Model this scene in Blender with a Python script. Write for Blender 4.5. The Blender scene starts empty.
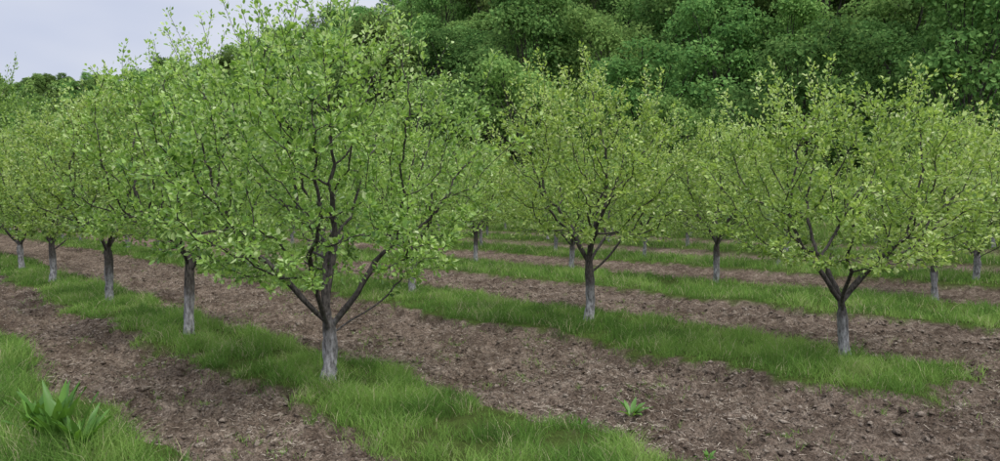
import bpy, math, numpy as np
from mathutils import Vector
scene=bpy.context.scene
NV=np.array([0.748,0.663]); DV=np.array([-0.663,0.748])   # across rows (u), along rows (t)
def ut2xy(u,t):
    return u*NV[0]+t*DV[0], u*NV[1]+t*DV[1]
# ------------------------------------------------------------ noise
def _h(ix,iy,s):
    v=np.sin(ix*127.1+iy*311.7+s*74.7)*43758.5453
    return v-np.floor(v)
def vn(x,y,s=0):
    x=np.asarray(x,float);y=np.asarray(y,float)
    ix=np.floor(x);iy=np.floor(y);fx=x-ix;fy=y-iy
    fx=fx*fx*(3-2*fx);fy=fy*fy*(3-2*fy)
    return (_h(ix,iy,s)*(1-fx)+_h(ix+1,iy,s)*fx)*(1-fy)+(_h(ix,iy+1,s)*(1-fx)+_h(ix+1,iy+1,s)*fx)*fy
def fbm(x,y,s=0,o=3):
    a=0;w=.5;tot=0
    for i in range(o):
        a=a+w*vn(x*2**i,y*2**i,s+i*7);tot+=w;w*=.5
    return a/tot
def sstep(a,b,x):
    k=np.clip((x-a)/(b-a),0,1);return k*k*(3-2*k)
# ------------------------------------------------------------ mesh helper
def new_mesh(name,V,F,k,col=None,mats=(),mi=None,smooth=None):
    V=np.asarray(V,np.float32).reshape(-1,3);F=np.asarray(F,np.int32).reshape(-1,k)
    m=bpy.data.meshes.new(name)
    m.vertices.add(len(V));m.vertices.foreach_set('co',V.ravel())
    m.loops.add(F.size);m.loops.foreach_set('vertex_index',F.ravel())
    m.polygons.add(len(F));m.polygons.foreach_set('loop_start',np.arange(0,F.size,k,dtype=np.int32))
    try: m.polygons.foreach_set('loop_total',np.full(len(F),k,np.int32))
    except Exception: pass
    for x in mats:m.materials.append(x)
    if mi is not None:m.polygons.foreach_set('material_index',np.asarray(mi,np.int32))
    if smooth is not None:
        m.polygons.foreach_set('use_smooth',np.broadcast_to(np.asarray(smooth,bool),(len(F),)).copy())
    m.update(calc_edges=True)
    if col is not None:
        a=m.attributes.new('Col','FLOAT_COLOR','POINT')
        c=np.ones((len(V),4),np.float32);c[:,:3]=col
        a.data.foreach_set('color',c.ravel())
    return m
def add(name,mesh,loc=(0,0,0),rz=0,sc=1,parent=None):
    o=bpy.data.objects.new(name,mesh);scene.collection.objects.link(o)
    o.location=loc;o.rotation_euler=(0,0,rz)
    o.scale=(sc,)*3 if np.isscalar(sc) else sc
    if parent:o.parent=parent
    return o
# ------------------------------------------------------------ materials
def mat(name):
    m=bpy.data.materials.new(name);m.use_nodes=True
    nt=m.node_tree;nt.nodes.clear()
    return m,nt,nt.nodes,nt.links
def ramp(N,stops):
    r=N.new('ShaderNodeValToRGB');e=r.color_ramp.elements
    e[0].position=stops[0][0];e[0].color=(*stops[0][1],1)
    e[1].position=stops[1][0];e[1].color=(*stops[1][1],1)
    for p,c in stops[2:]:
        x=e.new(p);x.color=(*c,1)
    return r
def leaf_mat(name,stops,trans=.35,back=.35,rough=.45,objvar=0.0,spec=.35,backc=(.15,.2,.11),simple=False,hue=(.49,.51),sat=1.1):
    m,nt,N,L=mat(name)
    at=N.new('ShaderNodeAttribute');at.attribute_name='Col'
    sep=N.new('ShaderNodeSeparateColor');L.new(at.outputs['Color'],sep.inputs[0])
    r=ramp(N,stops);L.new(sep.outputs[0],r.inputs[0])
    c=r.outputs[0]
    if objvar>0:
        oi=N.new('ShaderNodeObjectInfo')
        hs=N.new('ShaderNodeHueSaturation')
        mr=N.new('ShaderNodeMapRange');mr.inputs[3].default_value=1-objvar;mr.inputs[4].default_value=1+objvar
        L.new(oi.outputs['Random'],mr.inputs[0]);L.new(mr.outputs[0],hs.inputs['Value'])
        mu=N.new('ShaderNodeMath');mu.operation='MULTIPLY';mu.inputs[1].default_value=7.31
        fr=N.new('ShaderNodeMath');fr.operation='FRACT';L.new(oi.outputs['Random'],mu.inputs[0]);L.new(mu.outputs[0],fr.inputs[0])
        m2=N.new('ShaderNodeMapRange');m2.inputs[3].default_value=hue[0];m2.inputs[4].default_value=hue[1]
        L.new(fr.outputs[0],m2.inputs[0]);L.new(m2.outputs[0],hs.inputs['Hue'])
        L.new(c,hs.inputs['Color']);c=hs.outputs[0]
    if back>0:
        g=N.new('ShaderNodeNewGeometry');mx=N.new('ShaderNodeMix');mx.data_type='RGBA'
        mm=N.new('ShaderNodeMath');mm.operation='MULTIPLY';mm.inputs[1].default_value=back
        L.new(g.outputs['Backfacing'],mm.inputs[0]);L.new(mm.outputs[0],mx.inputs[0])
        L.new(c,mx.inputs[6]);mx.inputs[7].default_value=(*backc,1)
        cc=mx.outputs[2]
    else: cc=c
    if simple:
        b=N.new('ShaderNodeBsdfDiffuse');L.new(cc,b.inputs['Color'])
    else:
        b=N.new('ShaderNodeBsdfPrincipled');b.inputs['Roughness'].default_value=rough
        b.inputs['Specular IOR Level'].default_value=spec
        L.new(cc,b.inputs['Base Color'])
    t=N.new('ShaderNodeBsdfTranslucent')
    h2=N.new('ShaderNodeHueSaturation');h2.inputs['Saturation'].default_value=sat;h2.inputs['Value'].default_value=1.6;h2.inputs['Hue'].default_value=.485
    L.new(c,h2.inputs['Color']);L.new(h2.outputs[0],t.inputs[0])
    ms=N.new('ShaderNodeMixShader');ms.inputs[0].default_value=trans
    L.new(b.outputs[0],ms.inputs[1]);L.new(t.outputs[0],ms.inputs[2])
    o=N.new('ShaderNodeOutputMaterial');L.new(ms.outputs[0],o.inputs[0])
    return m
M_leaf=leaf_mat('apple_leaf',[(0,(.06,.13,.024)),(.45,(.19,.31,.062)),(.8,(.34,.475,.13)),(1,(.48,.56,.28))],trans=.38,objvar=.10,back=.33,backc=(.33,.41,.22),spec=.45)
M_forest=leaf_mat('forest_leaf',[(0,(.05,.115,.034)),(.5,(.105,.21,.058)),(1,(.21,.345,.105))],trans=.33,back=0,objvar=.42,simple=True,hue=(.475,.508),sat=1.0)
M_grass=leaf_mat('grass_blade',[(0,(.05,.11,.024)),(.5,(.12,.225,.048)),(.9,(.22,.335,.085)),(1,(.38,.36,.21))],trans=.35,back=0,simple=True,sat=1.0)
M_weed=leaf_mat('weed_leaf',[(0,(.05,.13,.022)),(1,(.12,.25,.045))],trans=.3,back=.1,spec=.3)

def bark_mat():
    m,nt,N,L=mat('bark')
    tc=N.new('ShaderNodeTexCoord');sx=N.new('ShaderNodeSeparateXYZ');L.new(tc.outputs['Object'],sx.inputs[0])
    mp=N.new('ShaderNodeMapping');mp.inputs['Scale'].default_value=(1,1,.35);L.new(tc.outputs['Object'],mp.inputs[0])
    n=N.new('ShaderNodeTexNoise');n.inputs['Scale'].default_value=55;n.inputs['Detail'].default_value=4;L.new(mp.outputs[0],n.inputs[0])
    r=ramp(N,[(.3,(.022,.019,.018)),(.7,(.10,.088,.08))]);L.new(n.outputs[0],r.inputs[0])
    n2=N.new('ShaderNodeTexNoise');n2.inputs['Scale'].default_value=24;n2.inputs['Detail'].default_value=5;n2.inputs['Roughness'].default_value=.65;L.new(mp.outputs[0],n2.inputs[0])
    r2=ramp(N,[(.36,(.075,.07,.07)),(.64,(.44,.43,.445))]);L.new(n2.outputs[0],r2.inputs[0])
    # lime wash on the lower trunk, worn at its upper edge
    n3=N.new('ShaderNodeTexNoise');n3.inputs['Scale'].default_value=9;L.new(tc.outputs['Object'],n3.inputs[0])
    a=N.new('ShaderNodeMath');a.operation='MULTIPLY_ADD';a.inputs[1].default_value=.6;L.new(n3.outputs[0],a.inputs[0]);L.new(sx.outputs[2],a.inputs[2])
    mr=N.new('ShaderNodeMapRange');mr.inputs[1].default_value=.6;mr.inputs[2].default_value=1.0;mr.inputs[3].default_value=.95;mr.inputs[4].default_value=0
    L.new(a.outputs[0],mr.inputs[0])
    mx=N.new('ShaderNodeMix');mx.data_type='RGBA';L.new(mr.outputs[0],mx.inputs[0]);L.new(r.outputs[0],mx.inputs[6]);L.new(r2.outputs[0],mx.inputs[7])
    b=N.new('ShaderNodeBsdfPrincipled');b.inputs['Roughness'].default_value=.9;b.inputs['Specular IOR Level'].default_value=.2
    L.new(mx.outputs[2],b.inputs['Base Color'])
    bp=N.new('ShaderNodeBump');bp.inputs['Strength'].default_value=.9;bp.inputs['Distance'].default_value=.012
    L.new(n.outputs[0],bp.inputs['Height']);L.new(bp.outputs[0],b.inputs['Normal'])
    o=N.new('ShaderNodeOutputMaterial');L.new(b.outputs[0],o.inputs[0]);return m
M_bark=bark_mat()
def ground_mat():
    m,nt,N,L=mat('ground_soil_and_turf')
    at=N.new('ShaderNodeAttribute');at.attribute_name='Col'
    sep=N.new('ShaderNodeSeparateColor');L.new(at.outputs['Color'],sep.inputs[0])
    tc=N.new('ShaderNodeTexCoord')
    def noise(s,d=6,rg=.6):
        n=N.new('ShaderNodeTexNoise');n.inputs['Scale'].default_value=s;n.inputs['Detail'].default_value=d;n.inputs['Roughness'].default_value=rg
        L.new(tc.outputs['Object'],n.inputs[0]);return n
    n1=noise(9,7,.78);n2=noise(1.1,3);n3=noise(46,3,.7)
    r1=ramp(N,[(.33,(.075,.057,.045)),(.5,(.175,.14,.114)),(.66,(.32,.272,.226))]);L.new(n1.outputs[0],r1.inputs[0])
    r3=ramp(N,[(.35,(.55,.55,.55)),(.65,(1.35,1.32,1.28))]);L.new(n3.outputs[0],r3.inputs[0])
    mu=N.new('ShaderNodeMix');mu.data_type='RGBA';mu.blend_type='MULTIPLY';mu.inputs[0].default_value=1
    L.new(r1.outputs[0],mu.inputs[6]);L.new(r3.outputs[0],mu.inputs[7])
    r2=ramp(N,[(.38,(.68,.65,.62)),(.62,(1.15,1.13,1.1))]);L.new(n2.outputs[0],r2.inputs[0])
    mu2=N.new('ShaderNodeMix');mu2.data_type='RGBA';mu2.blend_type='MULTIPLY';mu2.inputs[0].default_value=1
    L.new(mu.outputs[2],mu2.inputs[6]);L.new(r2.outputs[0],mu2.inputs[7])
    rg=ramp(N,[(.3,(.05,.06,.022)),(.7,(.10,.15,.035))]);L.new(n1.outputs[0],rg.inputs[0])
    mx=N.new('ShaderNodeMix');mx.data_type='RGBA';L.new(sep.outputs[0],mx.inputs[0]);L.new(mu2.outputs[2],mx.inputs[6]);L.new(rg.outputs[0],mx.inputs[7])
    b=N.new('ShaderNodeBsdfDiffuse');b.inputs['Roughness'].default_value=.6
    L.new(mx.outputs[2],b.inputs['Color'])
    ad=N.new('ShaderNodeMath');ad.operation='MULTIPLY_ADD';ad.inputs[1].default_value=.35;L.new(n3.outputs[0],ad.inputs[0]);L.new(n1.outputs[0],ad.inputs[2])
    bp=N.new('ShaderNodeBump');bp.inputs['Strength'].default_value=1;bp.inputs['Distance'].default_value=.1
    L.new(ad.outputs[0],bp.inputs['Height']);L.new(bp.outputs[0],b.inputs['Normal'])
    o=N.new('ShaderNodeOutputMaterial');L.new(b.outputs[0],o.inputs[0]);return m
M_ground=ground_mat()
def col_mat(name,stops,bump=False):
    m,nt,N,L=mat(name)
    at=N.new('ShaderNodeAttribute');at.attribute_name='Col'
    sep=N.new('ShaderNodeSeparateColor');L.new(at.outputs['Color'],sep.inputs[0])
    r=ramp(N,stops);L.new(sep.outputs[0],r.inputs[0])
    b=N.new('ShaderNodeBsdfDiffuse')
    L.new(r.outputs[0],b.inputs['Color'])
    if bump:
        tc=N.new('ShaderNodeTexCoord');n=N.new('ShaderNodeTexNoise');n.inputs['Scale'].default_value=60;n.inputs['Detail'].default_value=3
        L.new(tc.outputs['Object'],n.inputs[0])
        bp=N.new('ShaderNodeBump');bp.inputs['Strength'].default_value=1;bp.inputs['Distance'].default_value=.03
        L.new(n.outputs[0],bp.inputs['Height']);L.new(bp.outputs[0],b.inputs['Normal'])
    o=N.new('ShaderNodeOutputMaterial');L.new(b.outputs[0],o.inputs[0]);return m
M_clod=col_mat('soil_clod',[(0,(.075,.057,.045)),(.6,(.165,.132,.106)),(1,(.29,.245,.20))],bump=True)
M_straw=col_mat('straw',[(0,(.20,.165,.13)),(.6,(.38,.325,.26)),(1,(.55,.49,.41))])

# ------------------------------------------------------------ terrain
STR=[(-1e4,1.62,-1e4,1),(2.85,4.25,1.2,2),(7.1,9.25,2.2,3),(12.0,15.0,2.6,4),(18.0,21.2,-1e4,5),(24,27.2,-1e4,6),(29.5,1e4,-1e4,7)]
def strip_sd(u,t):
    best=np.full(np.shape(u),-1e9)
    for lo,hi,ts,s in STR:
        wl=(fbm(t*.9,t*0+s,s*3+1,4)-.5)*.7+(vn(t*4,u*3+s,s+11)-.5)*.26
        wh=(fbm(t*.9,t*0+s,s*3+2,4)-.5)*.7+(vn(t*4,u*3+s,s+17)-.5)*.26
        we=(fbm(u*1.3,u*0,s+23,3)-.5)*.9
        sd=np.minimum(np.minimum(u-lo+wl,hi-u+wh),t-ts+we)
        best=np.maximum(best,sd)
    return best
def hill(u,t):
    w=6.0
    x=(u-48)/w
    sp=w*np.log1p(np.exp(np.clip(x,-30,30)))
    sp=np.where(x>30,u-48,sp)
    z=.76*sp*(1+.0*t)
    cap=47+8*(vn(t/45.,t*0,5)-.5)
    z=cap*np.tanh(z/cap)
    # distant hill beyond the ends of the rows
    X,Y=ut2xy(u,t)
    d2=((X+440)/210)**2+((Y-640)/120)**2
    z=z+58*np.exp(-d2*.7)
    return z
def height(u,t):
    sd=strip_sd(u,t)
    tilt=sstep(-.03,.09,sd)
    near=sstep(60,40,np.abs(u))
    wob=(fbm(t*.35,u*.3,3,2)-.5)*.8
    fur=np.abs(np.sin((u+wob)*np.pi/.62))                # cultivator passes run along the rows
    cl=fbm(u*6.5,t*5.5,37,3);big=fbm(u*2.2,t*1.6,31,2)
    soil=(big-.5)*.14+np.abs(cl-.5)*.22+(fbm(u*15,t*15,43,2)-.5)*.07+.07*fur*(.4+.9*vn(u*1.1,t*.8,47))-.07
    lip=.09*np.exp(-((sd+.10)/.09)**2)*(vn(u*4,t*4,41))
    return hill(u,t)+near*(soil*(1-.8*tilt)+.105*tilt*(.7+.6*vn(t*.7,u*.7,9))+lip), sd
def geo(a,b,n): 
    s=np.geomspace(1,abs(b-a)+1,n)-1
    return a+np.sign(b-a)*s
us=np.concatenate([geo(-10,-1500,16)[::-1],np.arange(-9.5,-.5,.5),np.arange(-.5,1,.1),np.arange(1,10.5,.034),np.arange(10.5,22,.12),np.arange(22,48,.7),np.arange(48,140,3),geo(140,1500,16)])
ts=np.concatenate([geo(-10,-1500,16)[::-1],np.arange(-9.6,0,.3),np.arange(0,15,.036),np.arange(15,40,.12),np.arange(40,120,.9),np.arange(120,900,10),geo(900,2500,10)])
us=np.unique(us);ts=np.unique(ts)
U,T=np.meshgrid(us,ts,indexing='ij')
Z,SD=height(U,T)
X,Y=ut2xy(U,T)
V=np.stack([X,Y,Z],-1).reshape(-1,3)
nu,nt_=len(us),len(ts)
I=np.arange(nu*nt_).reshape(nu,nt_)
F=np.stack([I[:-1,:-1],I[1:,:-1],I[1:,1:],I[:-1,1:]],-1).reshape(-1,4)
g=sstep(.0,.16,SD+ (fbm(U*6,T*6,51,2)-.5)*.25).reshape(-1)
gm=new_mesh('ground',V,F,4,np.stack([g,g,g],-1),[M_ground],smooth=True)
add('ground',gm)
def gz(u,t): return height(u,t)[0]

# ------------------------------------------------------------ leaves
def unit(a): return a/np.maximum(np.linalg.norm(a,axis=-1,keepdims=True),1e-9)
def leaves(P,A,Nn,Ls,Ws,rng):
    """folded pointed leaves: P base, A axis, Nn normal"""
    A=unit(A);S=unit(np.cross(A,Nn));Nn=np.cross(S,A)
    L=Ls[:,None];W=Ws[:,None]
    curl=rng.uniform(-.05,.28,(len(P),1))
    up=rng.uniform(.05,.3,(len(P),1))
    def pt(l,w,n): return P+A*L*l+S*W*w+Nn*(n*W)
    v=[P,pt(.30,.46,up),pt(.68,.42,up-curl),P+A*L-Nn*L*curl*.8,pt(.68,-.42,up-curl),pt(.30,-.46,up)]
    V=np.stack(v,1).reshape(-1,3)
    b=np.arange(len(P))[:,None]*6
    F=np.concatenate([b+np.array([[0,1,2,3]]),b+np.array([[0,3,4,5]])],1).reshape(-1,4)
    return V,F
# ------------------------------------------------------------ branch tubes
def tubes(P,par,R,minsides=4):
    n=len(P);ch=[[] for _ in range(n)]
    for i in range(1,n): ch[par[i]].append(i)
    VV=[];FF=[];off=0
    stack=[(0,None)]
    rs=np.random.RandomState(3)
    while stack:
        s,p=stack.pop()
        chain=[] if p is None else [p]
        c=s
        while True:
            chain.append(c)
            k=ch[c]
            if not k:break
            k=sorted(k,key=lambda j:-R[j])
            for j in k[1:]:stack.append((j,c))
            c=k[0]
        pts=P[chain];r=R[chain].copy()
        if p is not None:r[0]=min(r[0],r[1]*1.15)
        if len(chain)<2:continue
        rm=r.max();sd=10 if rm>.04 else 7 if rm>.015 else 5 if rm>.007 else 3
        tg=np.gradient(pts,axis=0);tg=unit(tg)
        ref=np.array([1.,.13,.07]) if abs(tg[0][0])<.8 else np.array([0,1.,.1])
        x=unit(np.cross(tg,ref));
        y=np.cross(tg,x)
        an=np.arange(sd)/sd*2*np.pi
        rr=r[:,None]*(1+.10*rs.randn(len(r),sd)*(rm>.015))
        ring=pts[:,None,:]+rr[...,None]*(np.cos(an)[None,:,None]*x[:,None,:]+np.sin(an)[None,:,None]*y[:,None,:])
        VV.append(ring.reshape(-1,3))
        m=len(chain);id=off+np.arange(m*sd).reshape(m,sd);idn=np.roll(id,-1,1)
        FF.append(np.stack([id[:-1],idn[:-1],idn[1:],id[1:]],-1).reshape(-1,4));off+=m*sd
    return np.concatenate(VV),np.concatenate(FF)
# ------------------------------------------------------------ apple tree
def apple(name,seed,H=3.4,R=1.5,fork=.64,scaf=((0,.9),(72,.9),(144,.9),(216,.9),(288,.9)),lean=(0,0),off=(0,0),natt=1500,trunk=.068,nshoot=80,lpn=9.0,zb=1.12,shootlen=(.2,.65),ls=.85,kill=.125,bareth=.24,scl=1.0):
    rng=np.random.RandomState(seed)
    P=[];par=[]
    def addn(p,q): P.append(np.array(p,float));par.append(q);return len(P)-1
    last=-1;nt=11
    for i in range(nt):
        f=i/(nt-1);w=.014*np.sin(f*5+seed)
        last=addn((lean[0]*f+w,lean[1]*f+w*.6,-.06+(fork+.06)*f),last)
    for az,el in scaf:
        a=math.radians(az+rng.uniform(-12,12));s=last-rng.randint(0,3);q=s
        d=np.array([math.cos(a)*math.cos(el),math.sin(a)*math.cos(el),math.sin(el)])
        L=rng.uniform(.55,.8)*R/1.5*scl;p=P[s].copy();k=int(L/.08)
        wv=rng.randn(3)*.5
        for j in range(k):
            d=unit(d+np.array([0,0,.05])+rng.randn(3)*.12+wv*.03)
            p=p+d*.08;q=addn(p,q)
    nfix=len(P)
    ph=rng.uniform(0,6.28,6);att=[]
    while len(att)<natt:
        z=rng.uniform(zb,H);s=(z-zb)/(H-zb)
        pr=math.sqrt(max(0,1-((.36-s)/.36)**2*.5)) if s<.36 else max(0,1-((s-.36)/.64)**2.3)**.58
        a=rng.uniform(0,6.2832)
        rr=R*pr*(1+.12*math.sin(2*a+ph[0]+z*1.2)+.10*math.sin(3*a+ph[1]-z*2)+.11*math.sin(5*a+ph[2]+z*3.1)+.09*math.sin(8*a+ph[3]+z*5))
        r=math.sqrt(rng.rand())*rr
        if rng.rand()>.30+.70*(r/max(rr,1e-6)) :continue
        if s<.25 and r<R*.35:continue
        # gaps between limbs
        if math.sin(4.1*r*math.cos(a)+ph[4])*math.sin(4.1*r*math.sin(a)+ph[5])*math.sin(3.7*z+ph[2])>.36: continue
        att.append((off[0]*s**.5+r*math.cos(a),off[1]*s**.5+r*math.sin(a),z))
    att=np.array(att);alive=np.ones(len(att),bool)
    nd=np.full(len(att),9.);ni=np.zeros(len(att),int)
    def upd(lo):
        Q=np.array(P[lo:])
        D=np.linalg.norm(att[:,None]-Q[None],axis=-1);j=D.argmin(1);dm=D[np.arange(len(att)),j]
        b=dm<nd;nd[b]=dm[b];ni[b]=j[b]+lo
    upd(nt-2) ;nch={}
    for it in range(110):
        act=alive&(nd<1.3)
        if not act.any():break
        idx=ni[act];dv=unit(att[act]-np.array(P)[idx]);lo=len(P)
        for q in np.unique(idx):
            if nch.get(q,0)>=3:continue
            d=dv[idx==q].sum(0)
            d=unit(unit(d)+np.array([0,0,.12])+rng.randn(3)*.24)
            addn(P[q]+d*.075,q);nch[q]=nch.get(q,0)+1
        if len(P)==lo:break
        upd(lo);alive&=~(nd<kill)
    PP=np.array(P);cc=np.bincount(np.array(par[1:]),minlength=len(P))
    tips=np.where((cc[:len(P)]==0)&(np.arange(len(P))>=nfix))[0]
    w=(PP[tips,2]-zb)/(H-zb);w=np.clip(w,.05,1)**1.5
    sel=rng.choice(tips,min(nshoot,len(tips)),replace=False,p=w/w.sum())
    shoot=set()
    for s in sel:
        d=unit(np.array([PP[s,0]*.25,PP[s,1]*.25,1])+rng.randn(3)*.22);q=s;p=PP[s].copy()
        Ln=rng.uniform(*shootlen)
        for j in range(int(Ln/.07)):
            d=unit(d+rng.randn(3)*.07+np.array([0,0,.04]));p=p+d*.07;q=addn(p,q);shoot.add(q)
    P=np.array(P);par=np.array(par);n=len(P)
    for _ in range(2):
        Q=P.copy();cnt=np.ones(n)
        for i in range(nt,n):
            Q[i]+=P[par[i]];cnt[i]+=1
            if par[i]>=nt: Q[par[i]]+=P[i];cnt[par[i]]+=1
        P=np.where((np.arange(n)>=nt)[:,None],Q/cnt[:,None],P)
    cc=np.bincount(par[1:],minlength=n);ntip=(cc==0).sum()
    r0=.0026;e=math.log(ntip)/math.log(trunk/r0)
    A=np.zeros(n);A[cc==0]=r0**e
    for i in range(n-1,0,-1):
        A[par[i]]+=A[i]
    R_=A**(1/e);
    R_[:nt]*=1+.45*np.exp(-(P[:nt,2]+.04)/.07)
    bv,bf=tubes(P,par,R_)
    isl=(R_<.0115)&(np.arange(n)>=nfix)
    k=np.where(isl,rng.poisson(lpn*rng.choice([.45,1.0,1.5],n),n),0)
    bare=vn(P[:,0]*3+seed,P[:,1]*3+P[:,2]*2.3,seed)<bareth
    k[bare]=k[bare]//3
    sh=np.zeros(n,bool);sh[list(shoot)]=True
    k[sh]=rng.poisson(4.4/ls,sh.sum())
    idx=np.repeat(np.arange(n),k);m=len(idx)
    dirn=unit(P[idx]-P[par[idx]])
    rad=unit(rng.randn(m,3))
    base=P[idx]+dirn*rng.uniform(-.04,.04,(m,1))+rad*rng.uniform(.0,.07,(m,1))
    cen=np.array([off[0]*.6,off[1]*.6,(H+zb)/2-.3])
    outw=unit(base-cen)
    ax=unit(rad*1.0+outw*.45+np.array([0,0,.35])+dirn*.35)
    nn=unit(rng.randn(m,3)*.6+np.array([0,0,.7])+outw*.4)
    Ls=ls*rng.uniform(.032,.078,m)*np.where(sh[idx],.85,1);Ws=Ls*rng.uniform(.5,.72,m)
    lv,lf=leaves(base,ax,nn,Ls,Ws,rng)
    c=np.clip(rng.beta(1.9,1.9,m)+np.where(sh[idx],.12,0)+ (vn(P[idx,0]*1.7+9,P[idx,1]*1.7+P[idx,2]*1.7,seed+5)-.5)*.45,0,1)
    c=np.where(rng.rand(m)<.03,1.,c*.93)
    V=np.concatenate([bv,lv]);F=np.concatenate([bf,lf+len(bv)])
    col=np.concatenate([np.full(len(bv),.5),np.repeat(c,6)])
    mi=np.concatenate([np.zeros(len(bf),int),np.ones(len(lf),int)])
    print(name,'nodes',n,'leaves',m)
    return new_mesh(name,V,F,4,np.stack([col]*3,-1),[M_bark,M_leaf],mi,smooth=(mi==0))
R5=((10,.85),(80,1.05),(150,.8),(225,.95),(300,.9))
mA=apple('apple_tree_a',11,H=3.42,R=1.68,fork=.60,scaf=((170,.95),(205,.72),(95,1.25),(350,1.0),(20,.85),(275,1.15)),natt=2000,trunk=.072,nshoot=130,zb=1.0,shootlen=(.25,.75))
mB=apple('apple_tree_b',23,H=3.5,R=1.5,fork=.98,scaf=R5,natt=1600,nshoot=100,shootlen=(.25,.75),scl=.7,zb=1.15,trunk=.06)
mC=apple('apple_tree_c',37,H=3.4,R=1.52,fork=.86,scaf=((180,.7),(135,1.0),(80,1.1),(35,.95),(0,.75),(270,1.1)),natt=1600,nshoot=110,zb=1.14,scl=.85,shootlen=(.25,.75))
mD=apple('apple_tree_d',41,H=3.0,R=1.68,fork=.66,scaf=((15,.85),(160,.8),(60,1.2),(270,1.0)),lean=(-.09,0),off=(.1,0),natt=1650,nshoot=120,zb=1.05,trunk=.06,shootlen=(.25,.8))
mE=apple('apple_tree_e',53,H=3.45,R=1.52,fork=.92,scaf=R5,natt=1400,nshoot=95,scl=.8,zb=1.05)
mF=apple('apple_tree_f',67,H=3.2,R=1.52,fork=.78,scaf=R5,natt=1400,nshoot=75,scl=.9,zb=1.0)
# lighter-weight trees for the far rows: fewer, slightly larger leaf tufts
fG=apple('apple_tree_g',71,H=3.4,R=1.65,fork=.75,scaf=R5,natt=850,nshoot=60,lpn=3.8,ls=1.75,kill=.17,zb=.9,scl=.9)
fH=apple('apple_tree_h',83,H=3.2,R=1.65,fork=.7,scaf=R5,natt=850,nshoot=60,lpn=3.8,ls=1.75,kill=.17,zb=.85,scl=.9)
var=[mB,mC,mE,mF,mA];farv=[fG,fH]
rng=np.random.RandomState(5)
def tree(m,x,y,rz,s):
    u=x*NV[0]+y*NV[1];t=x*DV[0]+y*DV[1]
    if abs(x/y)>.95:return
    z=float(gz(np.array([u]),np.array([t]))[0])
    add('apple_tree',m,(x,y,z-.01),rz,s)
def row(u,t,m,rz,s,du=0): 
    x,y=ut2xy(u+du,t)
    if m is None: m=farv[rng.randint(2)] if math.hypot(x,y)>25 else var[rng.randint(5)]
    tree(m,x,y,rz,s)
tree(mA,-1.69,7.28,0,1.0)
tree(mB,-4.16,9.87,1.0,1.05)
tree(mE,-7.05,13.3,2.0,1.08)
tree(mC,-10.3,17.0,.5,1.05)
tree(mF,-13.3,20.5,3.0,1.08)
for t in np.arange(28.6,55,4.1): row(3.55,t+rng.uniform(-.2,.2),None,rng.uniform(0,6.28),rng.uniform(.92,1.1))
tree(mD,4.06,8.6,0,1.0)
tree(mC,1.35,11.1,0,1.04)
row(8.4,12.1,mF,1.1,1.0)
for t in np.arange(16,66,4.0): row(8.5,t+rng.uniform(-.2,.2),None,rng.uniform(0,6.28),rng.uniform(.95,1.12))
tree(mB,8.24,14.0,2.2,.98);tree(mE,4.88,16.65,4.0,1.0);tree(mF,1.94,19.9,.4,1.02)
for t in np.arange(17.9,76,4.2): row(14.7,t+rng.uniform(-.2,.2),None,rng.uniform(0,6.28),rng.uniform(.95,1.1))
for t in [5.4,10.2,15.1]+list(np.arange(19.3,76,4.2)): row(19.7,t+rng.uniform(-.2,.2),None,rng.uniform(0,6.28),rng.uniform(.92,1.08))
for u in (25.4,30.8):
    for t in np.arange(4,76,4.3): row(u,t+rng.uniform(-.5,.5),None,rng.uniform(0,6.28),rng.uniform(.95,1.15))
tree(mF,-17.2,24.4,1.0,(1.4,1.4,1.95))

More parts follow.
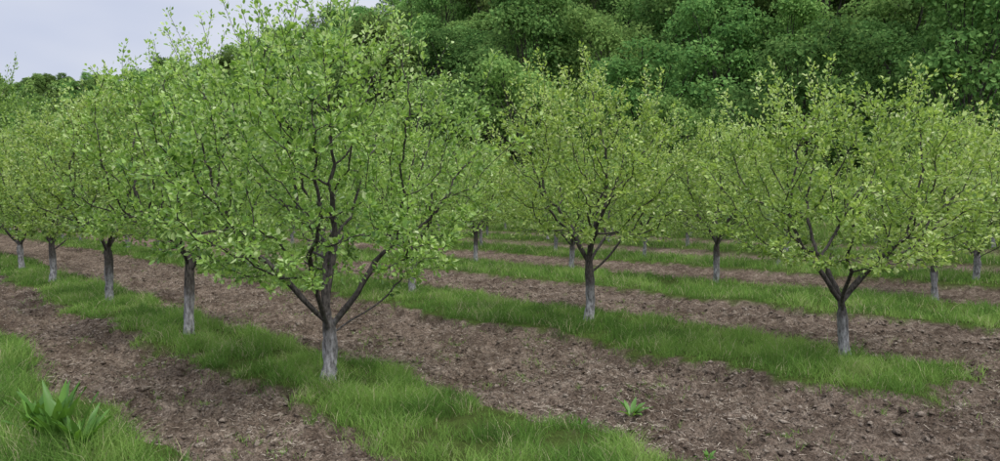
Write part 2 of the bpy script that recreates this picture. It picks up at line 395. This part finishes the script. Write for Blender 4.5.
# ------------------------------------------------------------ forest
def ftree(name,seed,rx=4.2,Ht=13,zb=2.6):
    rng=np.random.RandomState(seed)
    P=[np.array([0,0,-.5])];par=[-1]
    for i in range(1,9):
        P.append(np.array([.15*np.sin(i*.9+seed),.15*np.cos(i*1.3),-.5+i*(Ht*.72)/8]));par.append(i-1)
    lobes=[]
    for i in range(46):
        s=rng.rand()**.95;z=zb+1+(Ht-zb-2)*s
        pr=math.sqrt(max(.02,1-((s-.42)/.62)**2)) if s>.42 else .72+.28*s/.42
        a=i*2.4+rng.uniform(-.5,.5);r=rx*pr*rng.uniform(.6,.95)
        c=np.array([r*math.cos(a),r*math.sin(a),z]);lobes.append((c,rng.uniform(.6,1.5)))
        st=min(8,max(2,int((z*.62)/(Ht*.72)*8)));q=st;p0=P[st]
        for j in range(1,5):
            P.append(p0+(c-p0)*j/4+rng.randn(3)*.1);par.append(q);q=len(P)-1
    P=np.array(P);par=np.array(par);n=len(P)
    A=np.zeros(n);cc=np.bincount(par[1:],minlength=n);A[cc==0]=.03**2.2
    for i in range(n-1,0,-1):A[par[i]]+=A[i]
    bv,bf=tubes(P,par,A**(1/2.2))
    B=[];O=[];C=[]
    for c,r in lobes:
        m=int(260*r**1.6);d=unit(rng.randn(m,3)+np.array([0,0,.45]))
        k=rng.uniform(.6,1.12,(m,1))*(1+.28*np.sin(d[:,:1]*7+c[0]*3)*np.sin(d[:,1:2]*6+c[1]))
        B.append(c+d*r*k*np.array([1.2,1.2,.7]));O.append(d);C.append(np.full(m,rng.uniform(-.2,.2)))
    B=np.concatenate(B);O=np.concatenate(O);C=np.concatenate(C);m=len(B)
    nn=unit(O*.8+np.array([0,0,.6])+rng.randn(m,3)*.4);ax=unit(rng.randn(m,3)+O*.4-np.array([0,0,.3]))
    Ls=rng.uniform(.15,.33,m)
    lv,lf=leaves(B,ax,nn,Ls,Ls*.7,rng)
    c=np.clip(rng.beta(2,2,m)+C,0,1)
    V=np.concatenate([bv,lv]);F=np.concatenate([bf,lf+len(bv)])
    col=np.concatenate([np.full(len(bv),.5),np.repeat(c,6)])
    mi=np.concatenate([np.zeros(len(bf),int),np.ones(len(lf),int)])
    return new_mesh(name,V,F,4,np.stack([col]*3,-1),[M_bark,M_forest],mi,smooth=(mi==0))
FT=[ftree('forest_tree_a',1,zb=1.4),ftree('forest_tree_b',2,3.7,14,1.5),ftree('forest_tree_c',3,4.8,12.5,1.2),ftree('forest_tree_d',4,3.4,15,1.5)]
forest=bpy.data.objects.new('forest',None);scene.collection.objects.link(forest)
cnt=0
rng=np.random.RandomState(78)
u=43.
while u<118:
    t=-40.
    while t<520:
        sp=7.4+max(0,t-60)*.014
        uu=u+rng.uniform(-2.4,2.4);tt=t+rng.uniform(-2.4,2.4)
        x,y=ut2xy(uu,tt)
        if y>5 and -.8<x/y<.85:
            z=float(hill(np.array([uu]),np.array([tt]))[0]);s=rng.uniform(.75,1.45)*(1+max(0,t-60)*.0012)
            add('forest_tree',FT[rng.randint(4)],(x,y,z-(2. if u<50 else 1.)),rng.uniform(0,6.28),(s,s,s*rng.uniform(.85,1.25)),forest);cnt+=1
        t+=sp
    u+=7.2
for i in range(280):
    y=rng.uniform(500,650);x=-y*rng.uniform(.5,.78)
    u_=x*NV[0]+y*NV[1];t_=x*DV[0]+y*DV[1]
    z=float(hill(np.array([u_]),np.array([t_]))[0]);s=rng.uniform(1.,1.4)
    add('forest_tree',FT[rng.randint(4)],(x,y,z-1),rng.uniform(0,6.28),s,forest);cnt+=1
print('forest',cnt)

# ------------------------------------------------------------ grass
def blades(u,t,Hh,Wd,rng,lean=.45):
    x,y=ut2xy(u,t);z=gz(u,t);n=len(u)
    a=rng.uniform(0,6.2832,n);b=rng.uniform(0,6.2832,n)
    base=np.stack([x,y,z-.01],-1)
    side=np.stack([np.cos(a),np.sin(a),0*a],-1)*Wd[:,None]*.5
    ld=np.stack([np.cos(b),np.sin(b),0*b],-1)*(Hh*rng.uniform(.1,lean*2,n))[:,None]
    up=np.stack([0*a,0*a,Hh],-1)
    mid=base+up*.55+ld*.35;tip=base+up*rng.uniform(.75,1,n)[:,None]+ld
    V=np.stack([base-side,base+side,mid+side*.8,mid-side*.8,tip],1).reshape(-1,3)
    k=np.arange(n)[:,None]*5
    F=np.concatenate([k+np.array([[0,1,2]]),k+np.array([[0,2,3]]),k+np.array([[3,2,4]])],1).reshape(-1,3)
    return V,F
def scatter(ulo,uhi,tlo,thi,dens,rng,d0=7.5,pw=1.5,mind=3.2):
    n=int((uhi-ulo)*(thi-tlo)*dens)
    u=rng.uniform(ulo,uhi,n);t=rng.uniform(tlo,thi,n);x,y=ut2xy(u,t)
    d=np.hypot(x,y);q=x/np.maximum(y,.01)
    ok=(y>mind)&(np.abs(q)<.84)&(rng.rand(n)<np.minimum(1,(d0/d)**pw))
    return u[ok],t[ok],d[ok]
rng=np.random.RandomState(9)
VV=[];FF=[];CC=[];off=0
def addgrass(ulo,uhi,tlo,thi,dens,hb,pw=1.5):
    global off
    u,t,d=scatter(ulo,uhi,tlo,thi,dens,rng,pw=pw)
    sd=strip_sd(u,t)
    cl=fbm(u*1.6,t*1.6,61,3);c2=fbm(u*4.5,t*4.5,63,2)
    spill=.03+.26*sstep(.45,.8,fbm(u*3.2,t*3.2,67,2))
    pe=sstep(.0,.25,sd+(c2-.45)*.7)*.85+.15
    ok=(sd>.03-rng.exponential(1,len(u))*spill)&(rng.rand(len(u))<pe*sstep(.26,.58,cl*.5+c2*.5)*1.1)
    u,t,d,cl,sd,c2=u[ok],t[ok],d[ok],cl[ok],sd[ok],c2[ok]
    H=hb*(.15+.7*cl+1.5*c2**2.4)*rng.uniform(.4,1.4,len(u))*(.5+.5*sstep(-.05,.35,sd))
    W=rng.uniform(.003,.0068,len(u))*np.maximum(1,d/7)**.75
    V,F=blades(u,t,H,W,rng,lean=.65)
    VV.append(V);FF.append(F+off);off+=len(V)
    c=np.clip(rng.beta(2,2,len(u))*.5+1.3*(fbm(u*2.2,t*2.2,71,3)-.28),0,.93);c=np.where(rng.rand(len(u))<.05+.14*sstep(.55,.8,fbm(u*2,t*2,73,2)),1,c)
    CC.append(np.repeat(c,5))
addgrass(-1.2,1.9,1,16,3400,.20)
addgrass(2.5,4.7,1,34,4200,.165)
addgrass(6.7,9.7,1.5,60,3300,.15)
addgrass(11.7,15.4,2,65,2200,.17,pw=1.35)
addgrass(17.7,21.6,2,70,1700,.19,pw=1.35)
addgrass(23.7,27.5,4,75,1200,.22,pw=1.35)
addgrass(29.2,42,5,75,700,.28,pw=1.35)
# stray sprigs in the tilled soil
u,t,d=scatter(1.5,12,0,24,70,rng);ok=fbm(u*1.8,t*1.8,65,3)>.60;u,t,d=u[ok],t[ok],d[ok]
u=np.repeat(u,6)+rng.randn(len(u)*6)*.02;t=np.repeat(t,6)+rng.randn(len(u))*.02
V_,F_=blades(u,t,rng.uniform(.03,.08,len(u)),rng.uniform(.003,.006,len(u)),rng,.7)
VV.append(V_);FF.append(F_+off);off+=len(V_);CC.append(np.repeat(rng.uniform(.3,.9,len(u)),5))
V=np.concatenate(VV);F=np.concatenate(FF);C=np.concatenate(CC)
print('grass blades',len(V)//5)
add('grass',new_mesh('grass',V,F,3,np.stack([C]*3,-1),[M_grass]))

# ------------------------------------------------------------ clods and straw on the soil
rng=np.random.RandomState(19)
oct_v=np.array([[1,0,0],[-1,0,0],[0,1,0],[0,-1,0],[0,0,1],[0,0,-1]],float)
oct_f=np.array([[0,2,4],[2,1,4],[1,3,4],[3,0,4],[2,0,5],[1,2,5],[3,1,5],[0,3,5]])
u,t,d=scatter(1.5,12.2,-1,30,620,rng,pw=1.2);ok=(strip_sd(u,t)<.03)&(rng.rand(len(u))<fbm(u*2,t*2,81,2)*1.3);u,t,d=u[ok],t[ok],d[ok]
s=.005+.038*rng.beta(.9,6,len(u))*2;s*=np.maximum(1,d/9)**.3
x,y=ut2xy(u,t);z=gz(u,t);n=len(u)
j=oct_v[None]*rng.uniform(.55,1.3,(n,6,1))+rng.randn(n,6,3)*.25
an=rng.uniform(0,6.28,n);ca,sa=np.cos(an)[:,None],np.sin(an)[:,None]
jx=j[...,0]*ca-j[...,1]*sa;jy=j[...,0]*sa+j[...,1]*ca
V=np.stack([jx*s[:,None]+x[:,None],jy*s[:,None]+y[:,None],j[...,2]*s[:,None]*.6+z[:,None]-.05*s[:,None]],-1).reshape(-1,3)
F=(np.arange(n)[:,None,None]*6+oct_f[None]).reshape(-1,3)
c=np.repeat(rng.beta(2,2,n),6)
add('soil_clods',new_mesh('soil_clods',V,F,3,np.stack([c]*3,-1),[M_clod],smooth=True));print('clods',n)
u,t,d=scatter(1.5,12.2,-1,30,1200,rng,pw=1.1);ok=(strip_sd(u,t)<.05)&(rng.rand(len(u))<.10+.6*sstep(.38,.74,fbm(u*1.8,t*1.1,91,3)));u,t,d=u[ok],t[ok],d[ok]
n=len(u);x,y=ut2xy(u,t);z=gz(u,t)
an=rng.uniform(0,6.28,n);L=rng.uniform(.015,.07,n);W=rng.uniform(.0008,.0019,n)*np.maximum(1,d/8)**.6;ti=rng.uniform(-.25,.35,n)
dx=np.stack([np.cos(an),np.sin(an),ti],-1)*L[:,None]*.5;sx=np.stack([-np.sin(an),np.cos(an),rng.uniform(-.8,.8,n)],-1)*W[:,None]
c0=np.stack([x,y,z+.008+np.abs(ti)*L*.4],-1);bend=np.stack([-np.sin(an),np.cos(an),rng.uniform(0,1,n)],-1)*(L*rng.uniform(-.2,.2,n))[:,None]
V=np.stack([c0-dx-sx,c0-dx+sx,c0+bend-sx,c0+bend+sx,c0+dx-sx*.5,c0+dx+sx*.5],1).reshape(-1,3)
k=np.arange(n)[:,None]*6;F=np.concatenate([k+np.array([[0,2,3,1]]),k+np.array([[2,4,5,3]])],1).reshape(-1,4)
c=np.repeat(rng.beta(1.6,2.2,n),6)
add('dry_straw',new_mesh('dry_straw',V,F,4,np.stack([c]*3,-1),[M_straw]));print('straw',n)

# ------------------------------------------------------------ broad-leaved weeds
def weed(name,x,y,nl,L,W,seed,elev=(.5,1.3)):
    rng=np.random.RandomState(seed)
    u=x*NV[0]+y*NV[1];t=x*DV[0]+y*DV[1];z=float(gz(np.array([u]),np.array([t]))[0])
    VV=[];FF=[];CC=[];off=0;ns=8
    for i in range(nl):
        a=i*2.4+rng.uniform(-.3,.3);el=rng.uniform(*elev);l=L*rng.uniform(.6,1.1);w=W*rng.uniform(.7,1.1)
        p=np.array([rng.uniform(-.02,.02),rng.uniform(-.02,.02),0.]);h=np.array([math.cos(a),math.sin(a)]);side=np.array([-h[1],h[0],0])
        rows=[];dr=rng.uniform(.03,.12)
        for k in range(ns+1):
            s=k/ns
            wd=w*.5*(max(.06,math.sin(math.pi*min(1,max(0,(s-.12)/.88))**.8)) if s>.12 else .07)
            if k==ns:wd=.002
            up=np.array([-h[0]*math.sin(el),-h[1]*math.sin(el),math.cos(el)])
            wav=rng.uniform(-.12,.12)*w
            rows+= [p+side*wd+up*(wd*.35+wav),p,p-side*wd+up*(wd*.35-wav)]
            p=p+np.array([h[0]*math.cos(el),h[1]*math.cos(el),math.sin(el)])*l/ns;el-=dr*rng.uniform(.5,1.5)
        VV.append(np.array(rows));
        for k in range(ns):
            b=off+k*3
            FF+=[[b,b+1,b+4,b+3],[b+1,b+2,b+5,b+4]]
        CC.append(np.full(len(rows),rng.rand()));off+=len(rows)
    c=np.concatenate(CC)
    add(name,new_mesh(name,np.concatenate(VV),FF,4,np.stack([c]*3,-1),[M_weed],smooth=True),(x,y,z))
weed('dock_plant',-3.15,5.2,20,.48,.08,1,(1.1,1.5))
weed('dock_plant',-2.9,5.05,16,.44,.07,2,(1.05,1.5))
weed('dock_plant',-3.38,5.35,16,.44,.07,3,(1.05,1.5))
for i,(px,py) in enumerate([(1.13,6.35),(.65,5.8),(1.5,5.3)]):
    weed('weed_plant',px,py,9,.24 if i==0 else .1,.05 if i==0 else .028,10+i,(.5,1.3))

# ------------------------------------------------------------ light, sky
w=bpy.data.worlds.new('World');scene.world=w;w.use_nodes=True
N=w.node_tree.nodes;L=w.node_tree.links;N.clear()
sk=N.new('ShaderNodeTexSky');sk.sky_type='NISHITA';sk.sun_disc=False
EL,AZ=58,140
sk.sun_elevation=math.radians(EL);sk.sun_rotation=math.radians(AZ);sk.dust_density=3;sk.air_density=1.2
tc=N.new('ShaderNodeTexCoord');mp=N.new('ShaderNodeMapping');mp.inputs['Scale'].default_value=(1,1,2.5)
L.new(tc.outputs['Generated'],mp.inputs[0])
cn=N.new('ShaderNodeTexNoise');cn.inputs['Scale'].default_value=2.6;cn.inputs['Detail'].default_value=3;L.new(mp.outputs[0],cn.inputs[0])
cr=ramp(N,[(.35,(6.3,6.8,8.4)),(.62,(8.4,8.6,9.4))]);L.new(cn.outputs[0],cr.inputs[0])
# overcast sky: brighter towards the zenith
sx=N.new('ShaderNodeSeparateXYZ');L.new(tc.outputs['Generated'],sx.inputs[0])
mr=N.new('ShaderNodeMapRange');mr.inputs[1].default_value=.28;mr.inputs[2].default_value=.95;mr.inputs[3].default_value=1;mr.inputs[4].default_value=2.8
L.new(sx.outputs[2],mr.inputs[0])
vm=N.new('ShaderNodeVectorMath');vm.operation='SCALE';L.new(cr.outputs[0],vm.inputs[0]);L.new(mr.outputs[0],vm.inputs['Scale'])
mx=N.new('ShaderNodeMix');mx.data_type='RGBA';mx.inputs[0].default_value=.88
L.new(sk.outputs[0],mx.inputs[6]);L.new(vm.outputs[0],mx.inputs[7])
bg=N.new('ShaderNodeBackground');bg.inputs[1].default_value=.1;L.new(mx.outputs[2],bg.inputs[0])
o=N.new('ShaderNodeOutputWorld');L.new(bg.outputs[0],o.inputs[0])
sl=bpy.data.lights.new('sun','SUN');sl.energy=2.8;sl.angle=math.radians(12);sl.color=(1,.97,.91)
so=bpy.data.objects.new('sun',sl);scene.collection.objects.link(so)
a=math.radians(AZ);e=math.radians(EL)
dv=Vector((math.sin(a)*math.cos(e),math.cos(a)*math.cos(e),math.sin(e)))
so.rotation_euler=dv.to_track_quat('Z','Y').to_euler()
scene.view_settings.view_transform='Standard';scene.view_settings.look='None';scene.view_settings.exposure=0
# ------------------------------------------------------------ camera
cd=bpy.data.cameras.new('camera');cd.sensor_width=36;cd.lens=26.64;cd.clip_end=6000;cd.clip_start=.05
co=bpy.data.objects.new('camera',cd);scene.collection.objects.link(co)
co.location=(0,0,1.86);co.rotation_euler=(math.radians(90-1.97),0,0)
scene.camera=co
